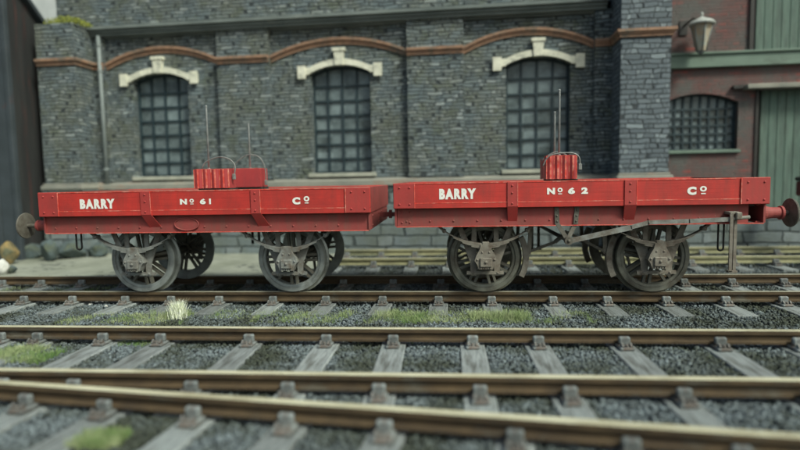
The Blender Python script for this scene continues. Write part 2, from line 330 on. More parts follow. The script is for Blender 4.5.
CHAIR = chair_mesh()
RECTS = []
def sleeper(parent, x, ys, y0, y1, ang=0.0, m='sleeper', wdt=.25, dz=0.0, chairs=True):
    """x: position on first rail, ys: rail ys there; y0..y1: extent across"""
    yc = (y0+y1)/2; L = y1-y0; b = MB(); j = random.uniform(-.012, .012)
    b.box(-wdt/2, wdt/2, -L/2, L/2, -.34, -.163-dz, bev=.008)
    o = b.build('sleeper', M[m], parent); o.location = (x+j, yc, 0)
    rot = ang+random.uniform(-.02, .02); o.rotation_euler = (0, 0, rot)
    RECTS.append((x+j, yc, wdt/2+.01, L/2+.01, rot))
    if chairs:
        for yr in ys:
            c = bpy.data.objects.new('chair', CHAIR); COL.objects.link(c); c.parent = o
            c.location = (-(yr-yc)*math.tan(-rot)*0, yr-yc, 0)
def px_x(us, v, Y): return [at(u, v, Y=Y).x for u in us]
# wagon track
GA = 1.257
T = tag(empty('railway_track', (0, 0, 0)), 'middle track with thin dull rails carrying the two red wagons', 'railway track')
for yy in (0, GA): rail_mesh([(-14, yy), (13, yy)], 'rail', M['railtopdull'] if yy == 0 else M['railtopdull'], M['railside'], T)
xs = px_x([28, 76, 128, 175, 221, 275, 327, 384, 440, 491, 552, 606, 663, 723, 779], 298, 0)
xs = [xs[0]-.7*k for k in range(9, 0, -1)]+xs+[xs[-1]+.72*k for k in range(1, 8)]
for x in xs: sleeper(T, x, (0, GA), -.62, GA+.62)
# front track
YA, YB = -1.855, -3.195
def cy(x): return -3.476+(x+3.52)*(-4.124+3.476)/(2.026+3.52) if x < 2.5 else -4.18-(x-2.5)*.09
T2 = tag(empty('railway_track', (0, YA, 0)), 'front track of bright cream topped rails on pale sleepers nearest but one', 'railway track')
T2.location = (0, 0, 0)
for yy in (YA, YB): rail_mesh([(-12, yy), (12, yy)], 'rail', M['railtop'], M['railside'], T2)
us_a = px_x([5, 43, 108, 164, 253, 328, 395, 473, 538, 622, 717, 795], 336, YA)
us_b = px_x([12, 75, 190, 287, 377, 470, 562, 668, 787], 384, YB)
print('A', [round(x, 2) for x in us_a]); print('B', [round(x, 2) for x in us_b])
xa = us_a[:]
xa = [xa[0]-.72*k for k in range(6, 0, -1)]+xa+[xa[-1]+.74*k for k in range(1, 6)]
for x in xa:
    if 0: pass
    y0 = max(YB-.5, cy(x)+.0); sleeper(T2, x, (YA, YB), y0, YA+.36, m='sleeper')
# diverging track in the extreme foreground
T3 = tag(empty('railway_track', (0, 0, 0)), 'nearest track running askew across the bottom of the picture', 'railway track')
cp = [(-9, cy(-9)), (-3.52, cy(-3.52)), (2.026, cy(2.026)), (2.5, cy(2.5)), (9, cy(9))]
ca = math.atan(-.1168)
rail_mesh(cp, 'rail', M['railtop'], M['railside'], T3)
rail_mesh([(x-.15, y-1.33) for x, y in cp], 'rail', M['railtop'], M['railside'], T3)
cx = [at(u, v, Z=-.1).x for u, v in ((38, 396), (110, 405), (195, 415), (287, 425), (387, 434), (520, 440), (640, 452))]
print('C', [round(x, 2) for x in cx])
cx = [cx[0]-.62*k for k in range(5, 0, -1)]+cx+[cx[-1]+.6*k for k in range(1, 5)]
for x in cx:
    yc = cy(x); b = MB(); L = 2.1
    o = empty_s = None
    b.box(-.125, .125, -L, .0, -.34, -.167, bev=.008); o = b.build('sleeper', M['sleeper'], T3)
    o.location = (x, yc+.16, 0); o.rotation_euler = (0, 0, ca); RECTS.append((x-math.sin(ca)*-L/2*1, yc+.16-L/2, .14, L/2, ca))
    for d in (-.16, -1.49):
        c = bpy.data.objects.new('chair', CHAIR); COL.objects.link(c); c.parent = o; c.location = (0, d, 0)
# far track in front of the stone building
T4 = tag(empty('railway_track', (0, 0, 0)), 'far track of pale yellowed rails at the foot of the stone building', 'railway track')
for yy in (3.17, 4.5): rail_mesh([(-2.4, yy-.03), (13, yy+.06)], 'rail', M['railtop'], M['railpale'], T4)
for k in range(20): sleeper(T4, -2.2+.74*k, (3.17, 4.5), 2.62, 4.98, m='sleeper')

# ballast stones (nobody could count them)
def stones():
    rng = np.random.default_rng(11); P = []
    def area(n, y0, y1, x0, x1):
        q = np.stack([rng.uniform(x0, x1, n), rng.uniform(y0, y1, n)], 1); return q
    parts = [area(30000, -4.6, -3.2, -4.2, 3.2), area(34000, -3.2, -1.9, -5.2, 4.0), area(36000, -1.9, -.1, -6.2, 5.0),
             area(18000, -.1, 1.5, -7.3, 6.2), area(8000, 1.5, 4.9, -2.4, 8.0), area(3000, 1.4, 2.3, -9.5, -2.2)]
    q = np.concatenate(parts); keep = np.ones(len(q), bool)
    for (cx_, cy_, hw, hl, a) in RECTS:
        dx, dy = q[:, 0]-cx_, q[:, 1]-cy_; c, s = math.cos(a), math.sin(a)
        lx, ly = dx*c+dy*s, -dx*s+dy*c
        keep &= ~((abs(lx) < hw) & (abs(ly) < hl)) | (rng.random(len(q)) < .012)
    q = q[keep]; n = len(q); size = rng.uniform(.006, .017, n)*np.where(rng.random(n) < .06, 1.6, 1)
    base = np.array([(x, y, z) for z in (-1, 1) for y in (-1, 1) for x in (-1, 1)], float)
    jit = base[None]*rng.uniform(.45, 1.0, (n, 8, 3))*size[:, None, None]
    ang = rng.uniform(0, 6.28, n); til = rng.uniform(-.6, .6, n)
    ca_, sa_ = np.cos(ang), np.sin(ang); ct, st = np.cos(til), np.sin(til)
    x, y, z = jit[..., 0], jit[..., 1], jit[..., 2]
    y2 = y*ct[:, None]-z*st[:, None]; z2 = y*st[:, None]+z*ct[:, None]
    x3 = x*ca_[:, None]-y2*sa_[:, None]; y3 = x*sa_[:, None]+y2*ca_[:, None]
    V = np.stack([x3+q[:, 0:1], y3+q[:, 1:2], z2+(-.196+rng.uniform(-.008, .018, n))[:, None]], -1).reshape(-1, 3)
    f = np.array([(0,2,3,1),(4,5,7,6),(0,1,5,4),(1,3,7,5),(3,2,6,7),(2,0,4,6)])
    Fc = (np.arange(n)[:, None, None]*8+f[None]).reshape(-1, 4)
    me = bpy.data.meshes.new('ballast'); me.vertices.add(len(V)); me.vertices.foreach_set('co', V.ravel())
    me.loops.add(Fc.size); me.loops.foreach_set('vertex_index', Fc.ravel().astype(np.int32))
    me.polygons.add(len(Fc)); me.polygons.foreach_set('loop_start', (np.arange(len(Fc))*4).astype(np.int32)); me.polygons.foreach_set('loop_total', np.full(len(Fc), 4, np.int32))
    me.update(calc_edges=True); me.validate(); me.materials.append(M['stone1'])
    o = bpy.data.objects.new('ballast', me); COL.objects.link(o); tag(o, 'loose blue grey cinder chips between the sleepers', 'ballast', kind='stuff')
stones()

# ---------------------------------------------------------------- grass
def blades(b, x0, x1, y0, y1, n, h, lean=.5, w=.006, z=-.198, cen=None):
    for _ in range(n):
        if cen: a, r = random.uniform(0, 2*PI), abs(random.gauss(0, 1))*cen; x, y = (x0+x1)/2+r*math.cos(a), (y0+y1)/2+r*math.sin(a)
        else:
            x, y = random.uniform(x0, x1), random.uniform(y0, y1)
            if math.sin(x*5.3+y*3)+math.sin(x*11.7-y*7) +.8*math.sin(x*2.3+1.7) < random.uniform(-1.6, 1.2): continue
        hh = h*random.uniform(.4, 1.1); a = random.uniform(0, 2*PI); l = hh*random.uniform(.1, lean); t = random.uniform(0, PI)
        dx, dy = w*math.cos(t)/2, w*math.sin(t)/2; mx, my = x+math.cos(a)*l*.35, y+math.sin(a)*l*.35; tx, ty = x+math.cos(a)*l, y+math.sin(a)*l
        b.add([(x-dx, y-dy, z), (x+dx, y+dy, z), (mx+dx*.7, my+dy*.7, z+hh*.6), (mx-dx*.7, my-dy*.7, z+hh*.6), (tx, ty, z+hh)], [(0, 1, 2, 3), (3, 2, 4)])
b = MB()
def patch(u0, u1, v, n, h, dy=.25, **k):
    p = at(u0, v, Z=-.198); q = at(u1, v, Z=-.198); blades(b, p.x, q.x, p.y-dy, p.y+dy, n, h, **k)
patch(70, 192, 320, 6000, .06, .26, lean=1.0, w=.005); patch(150, 190, 318, 1500, .12, .12)
patch(255, 420, 319, 7000, .06, .27, lean=1.1, w=.005); patch(390, 590, 319, 9000, .075, .25, lean=1.0, w=.005); patch(470, 535, 320, 2600, .13, .12, lean=.9, w=.005)
patch(340, 400, 317, 1500, .10, .12, lean=1.0, w=.005); patch(210, 300, 316, 1200, .06, .22, lean=1.2, w=.004)
patch(-10, 60, 357, 6000, .09, .24, lean=.8, w=.005); patch(75, 125, 443, 3000, .08, .12, w=.005); patch(120, 155, 345, 500, .05, .1)
patch(0, 110, 291, 1200, .06, .2); patch(110, 330, 286, 1200, .035, .3); patch(700, 800, 262, 900, .06, .3)
for u0, u1, v in ((0, 250, 312), (560, 800, 318), (600, 800, 350), (0, 400, 350), (300, 800, 350)): patch(u0, u1, v, 500, .03, .3, w=.004)
tag(b.build('grass', M['grass'], fix=False), 'short tufty pale green grass growing between the rails', 'grass', kind='stuff')
p = at(178, 319, Z=-.198); b = MB(); blades(b, p.x-.01, p.x+.01, p.y-.01, p.y+.01, 420, .24, lean=.55, w=.009, cen=.055)
tag(b.build('grass_tuft', M['straw'], fix=False), 'bleached white tuft of grass standing before the left wagon front wheel', 'grass tuft')
b = MB()
for k in range(9):
    q = at(random.uniform(68, 108), random.uniform(303, 312), Z=-.22); s_ = random.uniform(.012, .022)
    b.box(q.x-s_, q.x+s_, q.y-s_, q.y+s_, -.20, -.20+s_*1.6, bev=s_*.5)
tag(b.build('white_chips', M['paleobj']), 'scattered crumbs of white chippings beside the rail at left', 'white chippings', kind='stuff')

# ---------------------------------------------------------------- wagons
def text_mesh(b, txt, x0, x1, z0, z1, y, off=.03, shear=0):
    c = bpy.data.curves.new('t', 'FONT'); c.body = txt; c.size = 1; c.offset = off; c.extrude = .0; c.resolution_u = 4; c.space_character = 1.3
    o = bpy.data.objects.new('t', c); COL.objects.link(o); dg = bpy.context.evaluated_depsgraph_get(); dg.update()
    me = bpy.data.meshes.new_from_object(o.evaluated_get(dg)); V = [v.co.copy() for v in me.vertices]
    ax0, ax1 = min(v.x for v in V), max(v.x for v in V); ay0, ay1 = min(v.y for v in V), max(v.y for v in V)
    vs = [(x0+(v.x-ax0)/(ax1-ax0)*(x1-x0), y, z0+(v.y-ay0)/(ay1-ay0)*(z1-z0)) for v in V]
    b.add(vs, [list(q.vertices) for q in me.polygons]); bpy.data.objects.remove(o); bpy.data.meshes.remove(me); bpy.data.curves.remove(c)

def wheel_part(parent, c, y, side, zc, bright, phase):
    """one wheel; y = rail line, side=-1 near wheel (flange towards +Y)"""
    b = MB(); R0, RF = zc, zc+.035; d = -side       # d: direction of the flange
    yo, yi = y-d*.055, y+d*.075
    b.lathe([(R0-.105, yo+d*.03), (R0-.098, yo+d*.018), (R0-.066, yo+d*.014), (R0-.058, yo), (R0-.012, yo), (R0-.003, yo+d*.012), (R0+.001, y+d*.03), (R0+.008, y+d*.042), (RF, y+d*.052), (RF, yi), (R0-.105, yi)], 'y', (c, 0, zc), 56, 0, caps=False)
    b.lathe([(R0-.105, yi), (R0-.105, yo+d*.03)], 'y', (c, 0, zc), 56, 0, caps=False)
    b.lathe([(.0, yo+d*.0), (.06, yo), (.085, yo+d*.03), (.085, yi-d*.02), (0, yi-d*.02)], 'y', (c, 0, zc), 20, 1, caps=False)
    ym = (yo+yi)/2
    for k in range(8):                             # split spokes: each a pair of tapering bars meeting at the rim
        t = phase+2*PI*k/8
        for e in (-.16, .16):
            a = Vector((c+.07*math.cos(t+e*3), ym, zc+.07*math.sin(t+e*3))); q = Vector((c+(R0-.07)*math.cos(t+e*.62), ym, zc+(R0-.07)*math.sin(t+e*.62)))
            b.bar(a, q, .034, .05, 1)
    return b.build('wheel', [M['tyrebright'] if bright else M['tyre'], M['spoke']], parent)

def wagon(x0, x1, zt, zp, zg, zb, wheels, stan, cpl, lettering, kind, label):
    root = tag(empty('flat_wagon', ((x0+x1)/2, GA/2, 0)), label, 'railway wagon', None)
    ox = Vector((-(x0+x1)/2, -GA/2, 0))
    parts = []
    def P(b, name, mt, par=root):
        b.v = [(v[0]+ox.x, v[1]+ox.y, v[2]) for v in b.v] if par == root or True else b.v
        return b.build(name, mt, par)
    yF, yB = -.42, GA+.42
    st = M['steelgrey'] if kind == 61 else M['steel']
    # deck and underside
    b = MB(); b.box(x0+.05, x1-.05, yF+.05, yB-.05, zt-.10, zt-.022); P(b, 'deck', M['deck'])
    b = MB()
    for k in (.1, .5, .9): yy = yF+.1+(yB-yF-.2)*k; b.box(x0+.12, x1-.12, yy-.04, yy+.04, zb+.01, zp-.01)
    b.box(x0+.12, x1-.12, yF+.1, yB-.1, zp-.03, zt-.11); P(b, 'underframe', M['dark'])
    # sides
    for sg, y in ((-1, yF), (1, yB)):
        a, c = sorted((y, y-sg*.05)); b = MB()
        b.box(x0, x1, a, c, zg+.004, zt, 0, bev=.004)
        a2, c2 = sorted((y+sg*.003, y-sg*.05)); b.box(x0, x1, a2, c2, zp, zg-.003, 0, bev=.004)
        s = P(b, 'side_board', M['red'])
        b = MB()
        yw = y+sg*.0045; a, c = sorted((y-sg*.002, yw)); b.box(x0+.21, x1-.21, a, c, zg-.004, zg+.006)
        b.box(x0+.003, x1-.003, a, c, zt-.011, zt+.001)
        P(b, 'worn_edge_highlight', M['worn_highlight'], s)  # pale strips: worn paint and painted edge highlights on groove and top edge
        # stanchion straps, corner plates with rivets
        for i, (sa, sb) in enumerate(stan):
            b = MB(); a, c = sorted((y+sg*.002, y+sg*.016)); b.box(sa, sb, a, c, zp+.01, zt-.004, bev=.003)
            for zz in (zt-.05, zt-.14, zp+.05): b.rivet((sa+sb)/2-.005, y+sg*.016, zz, .014, sg)
            ys = y+sg*.016; yi = y-sg*.10
            # bracket foot: a folded gusset running down the solebar, leaning back to it
            m_ = (sa+sb)/2
            if kind == 61:
                f = [(sa, ys, zp+.012), (sb, ys, zp+.012), (sb+.11, yi, zb+.03), (sa+.08, yi, zb+.03)]
            else:
                f = [(sa, ys, zp+.012), (sb, ys, zp+.012), (sb, yi, zb+.012), (sa+.02, yi, zb+.012)]
            bk = [(q[0], q[1]-sg*.012, q[2]) for q in f]
            b.add(f+bk, [(0, 1, 2, 3), (7, 6, 5, 4), (0, 4, 5, 1), (1, 5, 6, 2), (2, 6, 7, 3), (3, 7, 4, 0)])
            web = [(m_-.004, ys-sg*.012, zp+.01), (m_+.004, ys-sg*.012, zp+.01), (m_+.004, yi+sg*.012, zb+.04), (m_-.004, yi+sg*.012, zb+.04), (m_-.004, yi+sg*.012, zp+.01), (m_+.004, yi+sg*.012, zp+.01)]
            b.add(web, [(0, 1, 2, 3), (0, 3, 4), (1, 5, 2), (4, 3, 2, 5), (0, 4, 5, 1)])
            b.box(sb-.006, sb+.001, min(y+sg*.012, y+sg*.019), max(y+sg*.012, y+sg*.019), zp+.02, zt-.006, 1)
            P(b, 'stanchion', [M['platered'], M['worn_highlight']])
        for i, (sa, sb) in enumerate(cpl):
            b = MB(); a, c = sorted((y+sg*.002, y+sg*.013)); b.box(sa, sb, a, c, zp+.004, zt-.003, bev=.003)
            for xx in (sa+.075, sb-.065):
                for zz in (zt-.055, zp+.055): b.rivet(xx, y+sg*.013, zz, .014, sg)
            e = sb if i == 0 else sa; b.box(e-.005, e+.005, min(y+sg*.008, y+sg*.016), max(y+sg*.008, y+sg*.016), zp+.006, zt-.006, 1)  # bright plate edge painted as a pale strip, part wear, part highlight
            P(b, 'corner_plate', [M['platered'], M['worn_highlight']])
        # solebar: channel with web set back, bottom flange, rivets
        yw = y-sg*.075; b = MB(); a, c = sorted((yw, yw-sg*.02))
        e0 = x0+.02 if not (kind == 62) else x0+.04; e1 = x1-.20 if kind == 62 else x1-.04
        if kind == 61: e1 = x1-.036
        b.box(e0, e1, a, c, zb+.012, zp-.001); a, c = sorted((yw+sg*.022, yw-sg*.07)); b.box(x0+.03, x1-.03, a, c, zb, zb+.012)
        k = x0+.16
        while k < e1-.1:
            b.rivet(k, yw, zb+.075, .014, sg); k += .30
        if kind == 62:
            for xx in (x0+.10, x0+.20):
                for zz in (zb+.06, zp-.05): b.rivet(xx, yw, zz, .014, sg)
        if kind == 61 and sg < 0:                  # raised oval builder's plate
            cx_, cz_ = -3.46, (zb+zp)/2-.005; n = 28
            pts = [(cx_+.165*math.cos(2*PI*i/n), cz_+.082*math.sin(2*PI*i/n)) for i in range(n)]
            b.prism(pts, yw-.018, yw+.002)
            b.tube([(p_[0], yw-.018, p_[1]) for p_ in pts], .009, 6, closed=True)
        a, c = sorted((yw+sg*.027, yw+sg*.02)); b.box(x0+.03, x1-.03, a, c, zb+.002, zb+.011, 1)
        P(b, 'solebar', [M['dullred'], M['worn_highlight']])
    # ends
    for sg, x in ((-1, x0), (1, x1)):
        a, c = sorted((x-sg*.001, x-sg*.05)); b = MB(); b.box(a, c, yF+.051, yB-.051, zp+.0, zt-.001, 0)
        e = x+sg*.002
        P(b, 'end_board', M['dullred'])
        b = MB(); a, c = sorted((x-sg*.01, x-sg*.035)); b.box(a, c, yF+.055, yB-.055, zb-.0+.014, zp-.002)
        a, c = sorted((x-sg*.035, x-sg*.10)); b.box(a, c, yF+.10, yB-.10, zb+.014, zb+.03); b.box(a, c, yF+.10, yB-.10, zp-.02, zp-.004)
        for yy in (yF+.25, GA/2-.14, GA/2+.14, yB-.25):
            for zz in (zb+.06, zp-.05): b.lathe([(.014, 0), (.01, sg*.012)], 'x', (x-sg*.01, yy, zz), 8)
        P(b, 'headstock', M['dullred'])
    # lettering on both sides is the same; only the near side can be seen
    for (t, a, c, d, e, off) in lettering:
        b = MB()
        if t == '_': b.box(a, c, yF-.0045, yF-.003, d, e); P(b, 'underscore', M['white'])
        else: text_mesh(b, t, a, c, d, e, yF-.0042, off); P(b, 'lettering', M['white'])
    # running gear
    zc = .465
    zsp = zb-.16-.0 if kind == 62 else zb-.18
    for c in wheels:
        b = MB(); b.tube([(c, .02, zc), (c, GA-.02, zc)], .055, 12); ws = P(b, 'wheelset', M['brake'])
        for y, sd_ in ((0, -1), (GA, 1)):
            w_ = wheel_part(ws, c, y, sd_, zc, kind == 61, random.uniform(0, .7))
            w_.data.transform(Matrix.Translation(ox))
        for sg, ys in ((-1, -.17), (1, GA+.17)):
            b = MB()
            for s in (-1, 1):
                pts = [(c+s*.115, .25), (c+s*.185, .25), (c+s*.195, .42), (c+s*.37, zb), (c+s*.30, zb), (c+s*.215, zb-.20), (c+s*.175, zb-.20), (c+s*.17, zb), (c+s*.11, zb)]
                if s < 0: pts = pts[::-1]
                b.prism([pts[i] for i in range(len(pts))], ys-.012, ys+.012)
            b.box(c-.24, c+.24, ys-.022, ys+.022, .265, .305)
            for s in (-1, 1): b.rivet(c+s*.16, ys+sg*.022, .285, .016, sg)
            P(b, 'axle_guard', st)
            b = MB(); ya, yb = sorted((ys+sg*.012, ys+sg*.13)); o_ = .36 if kind == 62 else .35
            pts = [(c-.09, o_-.01), (c+.09, o_-.01), (c+.115, o_+.06), (c+.145, o_+.10), (c+.12, o_+.17), (c+.075, o_+.25), (c+.065, o_+.31), (c-.065, o_+.31), (c-.075, o_+.25), (c-.12, o_+.17), (c-.145, o_+.10), (c-.115, o_+.06)]
            b.prism(pts, ya, yb); yf = ys+sg*.13; a, e = sorted((yf, yf+sg*.025)); b.box(c-.075, c+.075, a, e, o_+.02, o_+.14, bev=.008)
            b.rivet(c, yf+sg*.025, o_+.085, .022, sg)
            for s in (-1, 1): b.rivet(c+s*.11, yf, o_+.115, .017, sg); b.rivet(c+s*.045, yf+sg*.0, o_+.21, .014, sg)
            for k in range(5): xx = c-.06+.03*k; a, e = sorted((yf, yf+sg*.012)); b.box(xx-.006, xx+.006, a, e, o_-.008, o_+.02)
            P(b, 'axlebox', st)
            b = MB(); yc = ys+sg*.075; Ls = .53; sag = .17
            for lf in range(4):
                L = Ls*(1-.22*lf); n = 15; top = []; bot = []
                for k in range(n):
                    x = -L+2*L*k/(n-1); z = zb-.055-sag*(1-(x/Ls)**2)-.016*lf; top.append((c+x, z)); bot.append((c+x, z-.014))
                b.prism(bot+top[::-1], yc-.035, yc+.035)
            zmid = zb-.055-sag; b.box(c-.045, c+.045, yc-.045, yc+.045, zmid-.075, zmid+.02, bev=.006)
            for s in (-1, 1):                      # shackles and scroll irons
                xx = c+s*Ls; b.lathe([(.028, -.05), (.028, .05)], 'y', (xx, yc, zb-.06), 10); b.bar((xx+s*.0, yc, zb-.06), (xx+s*.07, yc, zb+.002), .03, .06)
                b.rivet(xx, yc+sg*.05, zb-.06, .018, sg)
            P(b, 'spring', st)
    return root, ox, P, yF, yB

Rw = []
# 61
lt61 = [('BARRY', -4.895, -4.405, 1.205, 1.335, .07), ('N', -3.505, -3.41, 1.245, 1.318, .062), ('o', -3.375, -3.315, 1.267, 1.318, .03), ('_', -3.367, -3.323, 1.247, 1.256, 0),
        ('6', -3.235, -3.155, 1.245, 1.318, .062), ('l', -3.11, -3.085, 1.245, 1.318, .03), ('C', -2.0, -1.895, 1.225, 1.318, .07), ('o', -1.85, -1.775, 1.262, 1.33, .03), ('_', -1.838, -1.787, 1.237, 1.249, 0)]
r61, ox61, P61, yF, yB = wagon(-5.481, -.989, 1.43, 1.105, 1.173, .868, (-4.278, -2.145), [(-4.045, -3.905), (-2.55, -2.42)], [(-5.478, -5.20), (-1.305, -.992)], lt61, 61,
    'left red wagon lettered BARRY No 61 Co with grey weathered spoked wheels')
# 62
lt62 = [('BARRY', -.11, .35, 1.262, 1.395, .07), ('N', 1.222, 1.318, 1.305, 1.385, .062), ('o', 1.348, 1.41, 1.328, 1.385, .03), ('_', 1.356, 1.402, 1.304, 1.314, 0),
        ('6', 1.475, 1.56, 1.305, 1.385, .062), ('2', 1.635, 1.715, 1.305, 1.385, .062), ('C', 2.888, 2.995, 1.272, 1.372, .07), ('o', 3.035, 3.115, 1.31, 1.378, .03), ('_', 3.05, 3.103, 1.28, 1.293, 0)]
r62, ox62, P62, yF, yB = wagon(-.692, 3.842, 1.471, 1.15, 1.216, .907, (.475, 2.635), [(.735, .865), (2.15, 2.295)], [(-.688, -.42), (3.51, 3.838)], lt62, 62,
    'right red wagon lettered BARRY No 62 Co with hand brake lever along its side')

def buffer(Pf, x, sg, y, z, L):
    b = MB()   # tapering housing with collar
    b.lathe([(.10, 0), (.10, .02), (.085, .05), (.07, .12), (.068, L*.62), (.085, L*.64), (.085, L*.72), (.05, L*.73)] if sg > 0 else [(.10, 0), (.10, -.02), (.085, -.05), (.07, -.10), (.068, -L*.4), (.078, -L*.42), (.078, -L*.48), (.05, -L*.5)], 'x', (x, y, z), 20)
    h = Pf(b, 'buffer', M['dullred'])
    b = MB(); b.lathe([(.028, sg*L*.4), (.028, sg*L)], 'x', (x, y, z), 12)
    b.lathe([(.05, sg*(L-.03)), (.175, sg*(L-.012)), (.18, sg*(L)), (.172, sg*(L+.014)), (.09, sg*(L+.028)), (.01, sg*(L+.033))], 'x', (x, y, z), 28)
    Pf(b, 'buffer_head', M['brake'], h)
for y in (-.23, GA+.23): buffer(P61, -5.48, -1, y, .975, .36); buffer(P62, 3.842, 1, y, 1.03, .35)
# drawbar between the wagons, coupling hook loops below the outer ends
b = MB(); b.box(-1.0, -.84, GA/2-.035, GA/2+.035, .98, 1.05); P61(b, 'drawbar', M['beamred'])
b = MB(); b.box(-.835, -.68, GA/2-.03, GA/2+.03, .985, 1.045); b.box(-.86, -.82, GA/2-.05, GA/2+.05, .96, 1.08); P62(b, 'drawbar', M['beamred'])
def loop(Pf, x, y, zt, zb_, w_):
    b = MB(); r = w_/2; pts = [(x-r, y, zt), (x-r, y, zb_+r)]+[(x-r*math.cos(t), y, zb_+r-r*math.sin(t)) for t in (.4, .9, 1.57, 2.2, 2.7)]+[(x+r, y, zb_+r), (x+r, y, zt)]
    b.tube(pts, .013, 6); Pf(b, 'coupling_loop', M['black'])
loop(P61, -5.10, -.2, .868, .63, .075); loop(P62, 3.54, .1, .93, .52, .07)
# 61: ends of the far side brake gear seen below the floor
b = MB()
for x in (-3.23, -3.12): b.bar((x, GA+.2, .868), (x, GA+.2, .50), .04, .02)
b.bar((-3.23, GA+.2, .75), (-2.55, GA+.2, .86), .045, .02); b.bar((-3.23, GA+.2, .80), (-3.02, GA+.2, .74), .04, .02)
P61(b, 'brake_gear', M['black'])
b = MB(); b.bar((-2.78, GA*.5, .868), (-2.6, GA*.5, .72), .03, .03); b.box(-2.66, -2.56, GA*.5-.03, GA*.5+.03, .66, .76); P61(b, 'brake_rod', M['black'])
# 62: near brake gear
yb = -.455
b = MB()
for (xa, za, xb, zb_) in ((1.35, 1.145, 1.36, .93), (1.60, 1.145, 1.585, .93)):
    b.bar((xa, -.356, za), (xb, -.356, zb_), .055, .022)
    for k in range(3): b.rivet(xa+(xb-xa)*k/3, -.367, za-.04-.07*k, .014, -1)
b.bar((1.36, -.36, .935), (1.475, -.40, .74), .05, .022); b.bar((1.585, -.345, .935), (1.485, -.385, .74), .05, .022)
P62(b, 'brake_hanger', [M['brake']])
b = MB(); b.tube([(1.48, -.46, .728), (1.48, GA+.42, .728)], .026, 10); b.lathe([(.05, -.475), (.05, -.40)], 'y', (1.48, 0, .728), 14); b.rivet(1.48, -.475, .728, .022)
b.bar((1.40, 0, .66), (1.56, 0, .80), .05, .03); b.bar((1.56, .0, .79), (2.1, .0, .50), .035, .025); b.bar((1.40, .0, .66), (1.02, .0, .52), .035, .025)
P62(b, 'brake_shaft', M['brake'])
b = MB(); path = [(1.47, .722), (2.22, .888), (2.42, .945), (2.9, .957), (3.40, .975)]
for (a, c), (d, e) in zip(path[:-1], path[1:]): b.bar((a, yb, c), (d+.012, yb, e), .062 if a < 2 else .05, .024)
b.tube([(3.36, yb, .975), (3.60, yb, .998)], .022, 8); P62(b, 'brake_lever', st := M['steelgrey'])
b = MB()
for x in (3.385, 3.455): b.bar((x, yb+.03 if x > 3.4 else yb-.02, 1.06), (x, yb+.03 if x > 3.4 else yb-.02, .335), .036, .02)
b.box(3.37, 3.47, yb-.03, yb+.04, .325, .35); b.box(3.36, 3.48, yb-.01, -.34, 1.03, 1.065, bev=.006); b.box(3.43, 3.50, -.50, -.345, .97, 1.06, bev=.01)
P62(b, 'lever_guard', M['steel'])
for s, c in ((-1, 2.635), (1, .475)):
    for yy in (0.0, GA):
        b = MB(); angs = [math.radians(-28+9.5*k) for k in range(7)]
        pts = [(c+s*.512*math.cos(t), .465+.512*math.sin(t)) for t in angs]+[(c+s*.585*math.cos(t), .465+.585*math.sin(t)) for t in angs[::-1]]
        b.prism(pts, yy-.04, yy+.04); b.bar((c+s*.585, yy, .50), (c+s*.615, yy, .93), .05, .03); P62(b, 'brake_shoe', M['steel'])
b = MB()
for u in (532, 538.5): q = at(u, 245, Y=GA+.42); b.bar((q.x, GA+.42, .93), (q.x, GA+.42, .36), .045, .02)
b.box(at(530, 245, Y=GA+.42).x-.02, at(540, 245, Y=GA+.42).x+.02, GA+.40, GA+.44, .34, .37); b.bar((1.48, GA+.42, .73), (1.0, GA+.42, .82), .045, .02)
P62(b, 'far_lever_guard', M['steel'])

